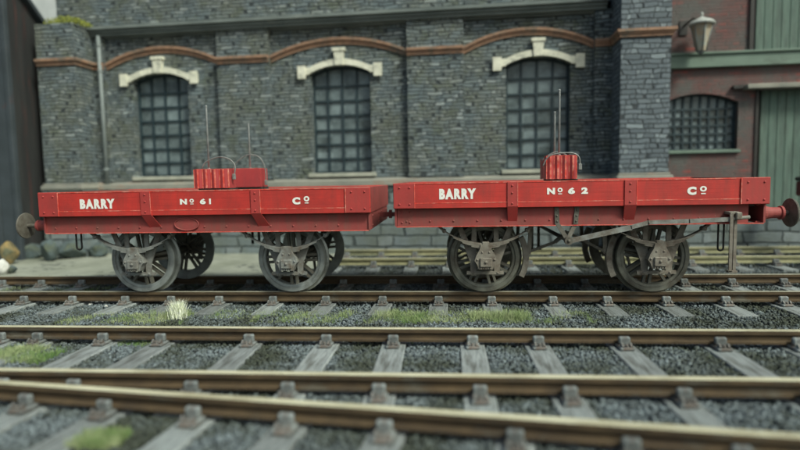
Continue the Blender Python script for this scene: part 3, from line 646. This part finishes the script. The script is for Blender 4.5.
# ---------------------------------------------------------------- ribbed load blocks on the wagons
def block(xc, yc, zbase, w_, h, dep, rodx, rodz, wire, label, ribs, tagend=True, dark=True, plain=False):
    root = tag(empty('load_block', (xc, yc, zbase)), label, 'load block', 'red blocks carried on the wagons')
    def L(b, name, m_): b.v = [(v[0]-xc, v[1]-yc, v[2]-zbase) for v in b.v]; return b.build(name, m_, root)
    b = MB(); y0 = yc-dep/2; y1 = yc+dep/2; n = ribs; pts = []
    pw = w_/n
    for k in range(n):
        a = xc-w_/2+pw*k
        for t in (0, .12, .3, .5, .7, .88, 1): pts.append((a+pw*t, y0+.022-.030*abs(math.sin(PI*t))**.5 if not plain else y0))
    back = []
    for k in range(n):
        a = xc+w_/2-pw*k
        for t in (0, .12, .3, .5, .7, .88, 1): back.append((a-pw*t, y1-.022+.030*abs(math.sin(PI*t))**.5 if not plain else y1))
    poly = pts+[(xc+w_/2+.012, yc)]+back+[(xc-w_/2-.012, yc)]
    pp = [poly[0]]
    for q in poly[1:]:
        if (Vector(q)-Vector(pp[-1])).length > 1e-4: pp.append(q)
    b.prismz(pp, zbase+.036, zbase+h)
    if not plain:
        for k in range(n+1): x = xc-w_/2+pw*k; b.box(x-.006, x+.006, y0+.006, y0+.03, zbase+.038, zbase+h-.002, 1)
        for k in range(n): x = xc-w_/2+pw*(k+.5); b.box(x-.012, x+.012, y0-.012, y0+.01, zbase+.04, zbase+h-.004, 1)  # pale strips paint the vertical highlights on the ribs, with some wear
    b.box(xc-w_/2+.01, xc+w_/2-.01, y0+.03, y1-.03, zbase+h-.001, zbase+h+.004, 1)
    L(b, 'body', [M['weightred'], M['worn_highlight']])
    b = MB(); b.box(xc-w_/2+.05, xc+w_/2+.02, y0+.02, y1-.02, zbase-.0, zbase+.035); L(b, 'base_plate', M['black'])
    b = MB(); b.tube([(rodx, yc, zbase+h-.1), (rodx, yc, rodz-.02), (rodx, yc, rodz)], .014, 8); b.lathe([(.02, 0), (.02, .02)], 'z', (rodx, yc, zbase+h), 10)
    b.tube([(rodx-.012, yc, rodz-.01), (rodx+.012, yc, rodz-.003)], .017, 6); L(b, 'upright_rod', M['rod'])
    b = MB(); b.tube(wire, .009, 6); x, y, z = wire[-1]
    if tagend: b.box(x-.022, x+.022, y-.015, y+.015, z-.05, z+.03, 0, bev=.006)
    L(b, 'wire_loop', M['wire'])
    return root
def arc(pl, Y):                                             # smooth curve through surveyed points of an upright plane
    P = [at(u, v, Y=Y) for u, v in pl]; out = []
    for i in range(len(P)-1):
        p0, p1, p2, p3 = P[max(i-1, 0)], P[i], P[i+1], P[min(i+2, len(P)-1)]
        for k in range(5):
            t = k/5; out.append(.5*((2*p1)+(p2-p0)*t+(2*p0-5*p1+4*p2-p3)*t*t+(3*p1-p0-3*p2+p3)*t**3))
    out.append(P[-1]); return [tuple(q) for q in out]
yb1 = .16
a, c = at(191, 188, Y=-.03), at(228.5, 167, Y=-.03)
block((a.x+c.x)/2+.0, yb1, 1.41, c.x-a.x-.06, .30, .30, at(206, 106, Y=yb1).x, at(206, 106, Y=yb1).z,
      arc([(202, 168), (206, 162), (218, 157), (229, 159), (235, 166), (234, 176)], yb1-.05), 'ribbed red block with the tallest rod at front of the number 61 wagon', 4)
a, c = at(227, 190, Y=.95), at(260, 169, Y=.95)
block((a.x+c.x)/2, 1.12, 1.41, c.x-a.x, .32, .34, at(248, 124, Y=1.1).x, at(248, 124, Y=1.1).z,
      arc([(233, 172), (236, 163), (247, 155), (259, 157), (265, 168), (266, 182)], 1.0), 'plain red block behind the ribbed one on the number 61 wagon', 3, plain=True)
a, c = at(543, 179, Y=-.03), at(580.5, 153, Y=-.03)
block((a.x+c.x)/2+.015, yb1, 1.452, c.x-a.x-.09, .345, .24, at(559.5, 90, Y=yb1).x, at(559.5, 90, Y=yb1).z,
      arc([(543, 166), (548, 157), (558, 153.5), (572, 153), (579, 157), (580, 166)], yb1-.2), 'ribbed red block with tall rod at front of the number 62 wagon', 4)
a, c = at(540, 178, Y=.95), at(569, 157, Y=.95)
block((a.x+c.x)/2+.03, 1.12, 1.452, c.x-a.x-.05, .33, .34, at(555, 112, Y=1.1).x, at(555, 112, Y=1.1).z,
      arc([(542, 161), (546, 157), (556, 152), (566, 155), (572, 162)], 1.0), 'red block with the shorter rod hidden behind the ribbed one on number 62 wagon', 3, plain=True, tagend=False)

# ---------------------------------------------------------------- stone building
B = tag(empty('stone_building', BORG, BYAW), 'grey rubble stone building with arched windows and terracotta band', 'building')
RB = .14                                                     # how far the panels are set back
def X(u, v=120, y=0.0): return atb(u, v, y)[0]
def Zb(u, v, y=0.0): return atb(u, v, y)[1]
xL = X(57, 20, .1); xPL = X(98, 120); xPR = X(611, 120)
panels = [(X(107), X(219.5)), (X(271), X(408)), (X(464), X(594))]
zcor = [Zb(105, 37), Zb(408, 21), Zb(594, 7.5)]; ZC = sum(zcor)/3; print('cornice z', zcor)
zled = [Zb(70, 187, -.1), Zb(342, 181, -.1), Zb(640, 176, -.1)]; print('ledge', zled)
ZL = 1.56; 
win = []
for (u0, u1, ve, va, vs_) in ((135, 189.5, 79, 71.5, 178.5), (312, 371, 74, 65.5, 172), (506, 570, 64, 57.5, 168)):
    win.append((X(u0, 120, RB), X(u1, 120, RB), Zb((u0+u1)/2, ve, RB), Zb((u0+u1)/2, va, RB), Zb((u0+u1)/2, vs_, RB)))
print('win', [[round(q, 2) for q in w_] for w_ in win])
ze = sum(w_[2] for w_ in win)/3; za = sum(w_[3] for w_ in win)/3; zs = sum(w_[4] for w_ in win)/3
print('string', Zb(245, 61), Zb(436, 52), Zb(342, 41, RB), Zb(271, 60), 'ends', Zb(108, 63, RB))
ZS = (Zb(245, 60)+Zb(436, 51))/2; ZSA = (Zb(342, 41, RB)+Zb(160, 51, RB))/2
ZTOP = 7.2
def archz(x, a, c, e, t):                                    # segmental arch height at x
    h = (c-a)/2; m_ = (a+c)/2; s = t-e; R = (h*h+s*s)/(2*s); return t-R+math.sqrt(max(R*R-(x-m_)**2, 0))
b = MB()
# pilasters, attic, back volume
edges = [xPL-.0]+[e for p_ in panels for e in p_]+[xPR+.25]
for i in range(0, len(edges), 2): b.box(edges[i], edges[i+1], 0, .6, ZL, ZC)
for (pa, pc), (wa, wc, e_, t_, s_) in zip(panels, win):
    y0, y1 = RB, RB+.30
    b.box(pa, wa, y0, y1, ZL, ZC); b.box(wc, pc, y0, y1, ZL, ZC); b.box(wa, wc, y0, y1, ZL, zs)
    n = 16
    for k in range(n):
        xa_, xb_ = wa+(wc-wa)*k/n, wa+(wc-wa)*(k+1)/n; z0, z1 = archz(xa_, wa, wc, ze, za), archz(xb_, wa, wc, ze, za)
        b.prism([(xa_, z0), (xb_, z1), (xb_, ZC), (xa_, ZC)], y0, y1)
b.box(xL, xPR+1.2, .62, 5.5, -.3, ZTOP); b.box(xL, xPR+1.2, .10, .615, ZC+.20, ZTOP)
wallo = b.build('wall', M['wall'], B)
# stop the dark interior showing through: windows have their own backing
b = MB(); b.box(xL-.05, X(605), -.05, .60, ZC, ZC+.06); b.box(xL-.05, X(605), -.10, .60, ZC+.06, ZC+.13); b.box(xL-.05, X(605), -.17, .60, ZC+.13, ZC+.20)
b.box(panels[0][0], panels[0][1], RB-.07, RB-.001, ZC-.05, ZC-.001); b.box(panels[1][0], panels[1][1], RB-.07, RB-.001, ZC-.05, ZC-.001); b.box(panels[2][0], panels[2][1], RB-.07, RB-.001, ZC-.05, ZC-.001)
b.build('cornice', M['cornice'], B)
# terracotta band: flat across the piers, arched over each window
def band(path, yb_, parent=B, join=None):
    b = join or MB(); 
    for (dz0, dz1, pr) in ((-.07, -.01, .035), (-.01, .03, .06), (.03, .085, .09)):
        for (xa_, za_), (xb_, zb_) in zip(path[:-1], path[1:]):
            b.prism([(xa_, za_+dz0), (xb_, zb_+dz0), (xb_, zb_+dz1), (xa_, za_+dz1)], yb_-pr, yb_+.02)
    return b
b = MB()
band([(xPL, ZS), (panels[0][0], ZS)], 0, join=b)
for i, (pa, pc) in enumerate(panels):
    n = 24; pts = [(pa+(pc-pa)*k/n, archz(pa+(pc-pa)*k/n, pa, pc, ZS, ZSA)) for k in range(n+1)]; band(pts, RB, join=b)
    e = panels[i+1][0] if i < 2 else xPR+.0; band([(pc, ZS), (e, ZS)], 0, join=b)
b.build('string_course', M['terra'], B)
# plinth and ledge
b = MB(); b.box(xL, xPR+.3, -.12, .6, -.34, ZL-.17); b.build('plinth', M['plinth'], B)
b = MB(); x_ = xL
b.add([(xL, -.19, ZL-.17), (xPR+.3, -.19, ZL-.17), (xPR+.3, -.19, ZL-.06), (xL, -.19, ZL-.06), (xL, RB, ZL), (xPR+.3, RB, ZL), (xPR+.3, .3, ZL-.17), (xL, .3, ZL-.17)],
      [(0, 1, 2, 3), (3, 2, 5, 4), (4, 5, 6, 7), (0, 7, 6, 1), (0, 3, 4, 7), (1, 6, 5, 2)]); b.build('plinth_ledge', M['ledge'], B)
# windows
def window(par, wa, wc, e_, t_, s_, y, cols, rows, fm, pm, fw=.05):
    b = MB(); n = 16
    for k in range(n):
        xa_, xb_ = wa+(wc-wa)*k/n, wa+(wc-wa)*(k+1)/n; z0, z1 = archz(xa_, wa, wc, e_, t_), archz(xb_, wa, wc, e_, t_)
        b.prism([(xa_, z0-fw), (xb_, z1-fw), (xb_, z1+.01), (xa_, z0+.01)], y-.03, y+.03)
    b.box(wa-.01, wa+fw, y-.03, y+.03, s_, e_-.0); b.box(wc-fw, wc+.01, y-.03, y+.03, s_, e_-.0); b.box(wa+fw, wc-fw, y-.03, y+.03, s_, s_+fw)
    fr = b.build('window', fm, par)
    b = MB()
    for k in range(1, cols):
        x = wa+(wc-wa)*k/cols; b.box(x-.021, x+.021, y-.02, y+.02, s_+fw, archz(x, wa, wc, e_, t_)-fw)
    for k in range(1, rows):
        z = s_+(e_-s_+.06)*k/rows; b.box(wa+fw, wc-fw, y-.024, y+.016, z-.02, z+.02)
    b.build('glazing_bars', fm, fr)
    b = MB(); b.prism([(wa-.02, s_-.01), (wc+.02, s_-.01), (wc+.02, e_+.02)]+[(wa+(wc-wa)*k/12, archz(wa+(wc-wa)*k/12, wa, wc, e_, t_)+.02) for k in range(11, 0, -1)]+[(wa-.02, e_+.02)], y+.022, y+.03)
    b.build('pane', pm, fr); return fr
for (wa, wc, *_), (pa, pc) in zip(win, panels):
    window(B, wa, wc, ze, za, zs, RB+.21, 4, 7, M['frame'], M['pane'])
    b = MB(); n = 20; y0, y1 = RB-.07, RB+.05                # cream hood: voussoir arch, end blocks, keystone
    t_ = .135
    for k in range(n):
        xa_, xb_ = wa+(wc-wa)*k/n, wa+(wc-wa)*(k+1)/n; z0, z1 = archz(xa_, wa, wc, ze, za), archz(xb_, wa, wc, ze, za)
        b.prism([(xa_, z0), (xb_, z1), (xb_, z1+t_), (xa_, z0+t_)], y0, y1)
    for s, x in ((-1, wa), (1, wc)):
        a_, c_ = sorted((x, x+s*.28)); a2, c2 = sorted((x+s*.10, x+s*.29))
        b.prism([(a_, ze-.02), (c_, ze-.06 if s > 0 else ze-.02), (c_, ze+t_), (a_, ze+t_)] if s > 0 else [(a_, ze-.06), (c_, ze-.02), (c_, ze+t_), (a_, ze+t_)], y0, y1)
        b.box(a2, c2, y0-.02, y0+.02, ze-.12, ze+t_+.04)
    m_ = (wa+wc)/2; b.prism([(m_-.09, za-.01), (m_+.09, za-.01), (m_+.12, za+t_+.17), (m_-.12, za+t_+.17)], y0-.04, y1); b.box(m_-.15, m_+.15, y0-.06, y1, za+t_+.17, za+t_+.24)
    b.build('window_hood', M['cream'], B)
    b = MB(); b.box(wa-.1, wc+.1, RB-.10, RB+.24, zs-.09, zs, bev=.01); b.build('window_sill', M['sill'], B)
# end piers, large stones, with their own bases
def pier(xa_, xc_, yf, ztop, mt, sv):
    b = MB(); b.box(xa_, xc_, yf, .6, ZL-.02, ztop); b.build('pier', mt, B)
    b = MB(); b.box(xa_-.06, xc_+.06, yf-.06, .5, -.33, ZL-.17); b.build('pier_base', M['plinth'], B)
    b = MB(); b.box(xa_-.08, xc_+.08, yf-.10, .5, ZL-.169, ZL-.05, bev=.03); b.box(xa_-.03, xc_+.03, yf-.05, .5, ZL-.05, ZL+.0, bev=.01); b.build('pier_ledge', M['ledge'], B)
    b = MB()
    for dz0, dz1, pr in ((-.07, -.01, .035), (-.01, .03, .06), (.03, .085, .09)): b.box(xa_-(pr if xa_ > 0 else -.001), xc_+pr, yf-pr, .6, sv+dz0, sv+dz1)
    b.build('string_course', M['terra'], B)
yp1, yp2 = -.65, -.72
px0, px1 = X(41, 120, yp1), X(78.5, 120, yp1); zt_p = Zb(60, 23, yp1); print('pier', px0, px1, zt_p, Zb(58, 58, yp1), ZS)
pier(px0, px1, yp1, zt_p, M['wall'], ZS)
pier(X(620, 120, yp2), X(669.5, 120, yp2), yp2, ZTOP, M['wallbig'], ZS)
# downpipe
xp_ = X(103.5, 120, -.06); b = MB(); b.tube([(xp_, -.07, ZL-.1), (xp_, -.07, ZC-.0)], .045, 10)
for zz in (ZL+.3, ZS-.15, ZC-.25): b.lathe([(.06, zz), (.06, zz+.06)], 'z', (xp_, -.07, 0), 10)
b.build('downpipe', M['pipe'], B)
# moss
b = MB()
for k in range(900):
    x = random.uniform(px0+.25, px1+.12); y = random.uniform(yp1, -.1); hgt = .13*math.sin(PI*min(1, max(0, (x-px0-.2)/(px1-px0))))**.6+.03
    r = .018; z = zt_p+random.uniform(0, hgt); a = random.uniform(0, 6.3)
    b.add([(x+r*math.cos(a), y+r*math.sin(a), z), (x-r*math.sin(a), y+r*math.cos(a), z+.02), (x-r*math.cos(a), y, z-.01), (x, y-r, z+.03)], [(0, 1, 2), (0, 2, 3), (1, 2, 3), (0, 1, 3)])
mo = b.build('moss_clump', M['mossm'], None, fix=False); mo.location = BORG; mo.rotation_euler = (0, 0, BYAW)
tag(mo, 'yellow green moss growing on top of the left stone pier', 'moss', kind='stuff')

# ---------------------------------------------------------------- red brick building on the right
K = tag(empty('brick_building', BORG, BYAW), 'dull red brick building with sage green doors and beam', 'building')
yk = .35
kx0 = X(640, 120, yk); kx1 = kx0+9
zb0, zb1 = Zb(710, 68, yk), Zb(710, 54, yk); print('beam', zb0, zb1)
wa, wc = X(660, 120, yk), X(738, 120, yk); we, wt, wsl = Zb(736, 102, yk), Zb(702, 93.5, yk), Zb(705, 150, yk)
dx0 = X(757, 140, yk); dzt = Zb(780, 89, yk); ux0 = X(755, 25, yk)
b = MB()
b.box(kx0, wa, yk, yk+.3, ZL-.4, zb0); b.box(wc, dx0-.0, yk, yk+.3, ZL-.4, zb0); b.box(wa, wc, yk, yk+.3, ZL-.4, wsl)
n = 16
for k in range(n):
    xa_, xb_ = wa+(wc-wa)*k/n, wa+(wc-wa)*(k+1)/n; z0, z1 = archz(xa_, wa, wc, we, wt), archz(xb_, wa, wc, we, wt)
    b.prism([(xa_, z0), (xb_, z1), (xb_, zb0), (xa_, zb0)], yk, yk+.3)
b.box(dx0, kx1, yk, yk+.3, dzt, zb0); b.box(kx0, ux0, yk, yk+.3, zb1, ZTOP); b.box(ux0, kx1, yk+.2, yk+.3, zb1, ZTOP)
b.box(kx0, kx1, yk+.32, yk+5, -.3, ZTOP-.1); b.box(kx0, kx1, yk-.0, yk+.3, zb0, zb1)
b.build('wall', M['redbrick'], K)
b = MB(); b.box(kx0, dx0-.02, yk-.08, yk+.3, -.34, ZL-.4); b.box(dx0-.02, kx1, yk-.05, yk+.3, -.34, .55); b.build('plinth', M['plinth'], K)
b = MB(); b.box(kx0, kx1, yk-.12, yk-.001, zb0, zb1-.03, bev=.01); b.box(kx0, kx1, yk-.16, yk-.001, zb1-.028, zb1+.02, bev=.006); b.build('beam', M['greenbeam'], K)
window(K, wa, wc, we, wt, wsl, yk+.16, 9, 6, M['frame'], M['pane'], .035)
b = MB(); b.box(wa, wc+.05, yk-.07, yk+.2, wsl-.07, wsl, bev=.01); b.build('window_sill', M['greenbeam'], K)
def door(x0, z0, z1, y, nm='boarded_door'):
    b = MB(); x = x0
    while x < kx1: b.box(x+.004, min(x+.17, kx1)-.004, y, y+.05, z0, z1, bev=.006); x += .17
    b.box(x0, kx1, y+.04, y+.06, z0, z1)
    return b.build(nm, M['greenpaint'], K)
door(dx0+.10, .55, dzt-.0, yk+.10); door(ux0+.0, zb1+.02, ZTOP-.3, yk-.03)
b = MB(); b.box(dx0-.06, dx0+.0, yk-.03, yk+.16, .55, dzt); b.box(ux0-.12, ux0-.04, yk-.05, yk+.0, zb1+.02, ZTOP-.3); b.build('dark_reveal', M['black'], K)  # black strips put in for the dark door reveals
lx = X(747, 87, yk-.2); b = MB(); b.box(lx, kx1, yk-.24, yk+.02, dzt, dzt+.10, bev=.012); b.build('door_canopy', M['ledge'], K)
b = MB(); b.box(lx-.22, lx-.02, yk-.10, yk-.0, dzt+.03, dzt+.10); b.build('bracket', M['black'], K)
# wall lamp
yl = yk-.42; lxc, lz0 = atb(701, 52, yl); lz1 = Zb(701, 25, yl); zt2 = Zb(701, 20, yl); zf = Zb(701, 12, yl)
Lp = tag(empty('wall_lantern', BORG+BX*lxc+BY*yl+Vector((0, 0, 0)), BYAW), 'tapered glass lantern with white cap on the brick wall', 'lamp')
Lp.location = BORG+BX*lxc+BY*yl
def hexl(b, prof, n=6):
    vs = []
    for r, z in prof:
        for k in range(n): t = 2*PI*k/n+PI/6; vs.append((r*math.cos(t), r*math.sin(t), z))
    fs = [(i*n+k, i*n+(k+1) % n, (i+1)*n+(k+1) % n, (i+1)*n+k) for i in range(len(prof)-1) for k in range(n)]+[list(range(n)), list(range((len(prof)-1)*n, len(prof)*n))]
    b.add(vs, fs)
b = MB(); hexl(b, [(.09, lz0+.02), (.20, lz1)]); b.build('glass', M['lampglass'], Lp)
b = MB()
for k in range(6): t = 2*PI*k/6+PI/6; b.tube([(.095*math.cos(t), .095*math.sin(t), lz0+.02), (.205*math.cos(t), .205*math.sin(t), lz1)], .010, 6)
hexl(b, [(.03, lz0-.04), (.10, lz0+.02)]); b.build('frame', M['pipe'], Lp)
b = MB(); b.lathe([(.25, lz1), (.26, lz1+.025), (.21, lz1+.08), (.11, zt2+.02), (.05, zt2+.05), (.02, zt2+.08), (.035, zt2+.11), (.005, zf)], 'z', (0, 0, 0), 20); b.build('cap', M['lampwhite'], Lp)
b = MB(); b.tube([(-.02, 0, zt2+.0), (-.16, .05, zt2+.05), (-.22, .41, zt2-.02)], .022, 8); b.box(-.30, -.14, .39, .415, zt2-.2, zt2+.1); b.build('bracket', M['black'], Lp)

# ---------------------------------------------------------------- dark shed at the left edge
sx = -8.55; Y0 = 4.55
sy1 = 11.5
def shed():
    Sx = tag(empty('dark_shed', (0, 0, 0)), 'tall dark tarred shed at the left edge beside the stone pier', 'shed')
    p12 = at(12, 100, Y=Y0); xs_ = p12.x; q1 = None
    # roof edge descends away from the viewer
    def onside(u, v):
        d = ray(u, v); t = (xs_-O_.x)/d.x; P = O_+t*d; return P.y, P.z
    ya, za_ = onside(22, 0); yb_, zb_ = onside(40, 27); sl = (zb_-za_)/(yb_-ya); z0 = za_+sl*(Y0-ya)
    print('shed', xs_, ya, za_, yb_, zb_, z0)
    ye = yb_+.9; ze_ = za_+sl*(ye-ya)
    b = MB(); b.add([(xs_, Y0, -.34), (xs_, ye, -.34), (xs_, ye, ze_), (xs_, Y0, z0), (xs_-6, Y0, -.34), (xs_-6, ye, -.34), (xs_-6, ye, ze_), (xs_-6, Y0, z0)],
                   [(0, 1, 2, 3), (7, 6, 5, 4), (1, 5, 6, 2), (0, 4, 5, 1)]); b.add([(xs_, Y0, -.34), (xs_, Y0, z0), (xs_-6, Y0, z0), (xs_-6, Y0, -.34)], [(0, 1, 2, 3)])
    b.build('wall', M['darkshed'], Sx)
    b = MB()
    b.bar((xs_-3, Y0-.1, z0+.1), (xs_-3, ye+.1, ze_+.06), 6.3, .10, up=(0, 0, 1)); b.build('roof', M['shedfront'], Sx)
    b = MB(); x = xs_-.02
    for k in range(14): b.box(x-.40, x-.01, Y0-.05, Y0-.002, -.34, z0-.02, bev=.008); x -= .41
    b.box(xs_-.09, xs_+.02, Y0-.09, Y0+.04, -.34, z0-.02, bev=.01); b.build('front_boards', M['shedfront'], Sx)
shed()

b = MB(); b.box(-22, -9.5, 13.0, 13.4, -.34, 9.0); b.box(-22, -9.4, 12.9, 13.5, 9.0, 9.2)
tag(b.build('pale_backdrop_wall', mat('pale_backdrop', (.55,.58,.58), (.45,.48,.48), 1.5, .9)), 'pale grey backdrop wall added for the sky patch between the dark shed and stone pier', 'wall')  # added backdrop, gives the sky gap above the pier its pale tone
# ---------------------------------------------------------------- clutter at the left
def rock(name, u, v, Y, rx, rz, mt, label, cat, seed, group=None, ry=None):
    q = at(u, v, Y=Y); rr = random.Random(seed); bm = bmesh.new(); bmesh.ops.create_icosphere(bm, subdivisions=3, radius=1)
    k = [(Vector((rr.uniform(-1, 1), rr.uniform(-1, 1), rr.uniform(-1, 1))).normalized(), rr.uniform(.55, .9)) for _ in range(14)]
    for vtx in bm.verts:
        for nrm, d in k:
            e = vtx.co.dot(nrm)-d
            if e > 0: vtx.co -= nrm*e*.9
    b = MB(); b.add([(p_.co.x*rx, p_.co.y*(ry or rx), p_.co.z*rz) for p_ in bm.verts], [[w_.index for w_ in f.verts] for f in bm.faces])
    bm.free(); o = b.build(name, mt); zb_ = min(p_[2] for p_ in b.v); o.location = (q.x, Y, -.195-zb_-.02)
    tag(o, label, cat, group); return o
G = 'blue grey rocks piled behind the left wagon'
rock('rock', 30, 240, 4.9, .40, .24, M['boulder'], 'blue grey rock directly behind the left buffer head', 'rock', 1, G)
rock('rock', 50, 240, 4.4, .26, .26, M['boulder'], 'dark rock just right of the left buffer, below the wagon end', 'rock', 2, G)
rock('rock', 72, 240, 4.8, .34, .24, M['boulder'], 'low wide rock in line with the hanging black coupling loop', 'rock', 3, G)
rock('rock', 97, 240, 5.0, .28, .20, M['boulder'], 'small rock nearest the left wagon wheels, by the wall foot', 'rock', 4, G)
rock('sack', 9, 250, 3.9, .21, .27, M['ochre'], 'ochre yellow sack slumped on the yard at the left edge', 'sack', 5)
rock('stone', 3, 268, 2.6, .14, .17, M['paleobj'], 'small whitewashed stone at the left edge before the ochre sack', 'stone', 6)
rock('stone', 12, 268, 2.7, .09, .10, M['boulder'], 'small dark stone beside the whitewashed one', 'stone', 8)

# ---------------------------------------------------------------- buffer stop at the right edge, end of the far track
q = at(794, 200, Y=4.84)
BS = tag(empty('buffer_stop', (q.x+.25, 3.835, 0)), 'dark red beam of a buffer stop cut by the right edge', 'buffer stop')
for yy in (-.66, .66):
    b = MB(); b.box(-.10, .10, yy-.1, yy+.1, -.33, 1.15, bev=.01); b.bar((.1, yy, .95), (1.3, yy, -.25), .14, .14); b.build('post', M['black'], BS)
b = MB(); b.box(-.24, -.102, -1.0, 1.0, 1.02, 1.33, bev=.03); b.build('beam', M['beamred'], BS)
b = MB(); b.box(-.26, -.08, -1.02, 1.02, 1.335, 1.42, bev=.03); b.build('cap', M['black'], BS)
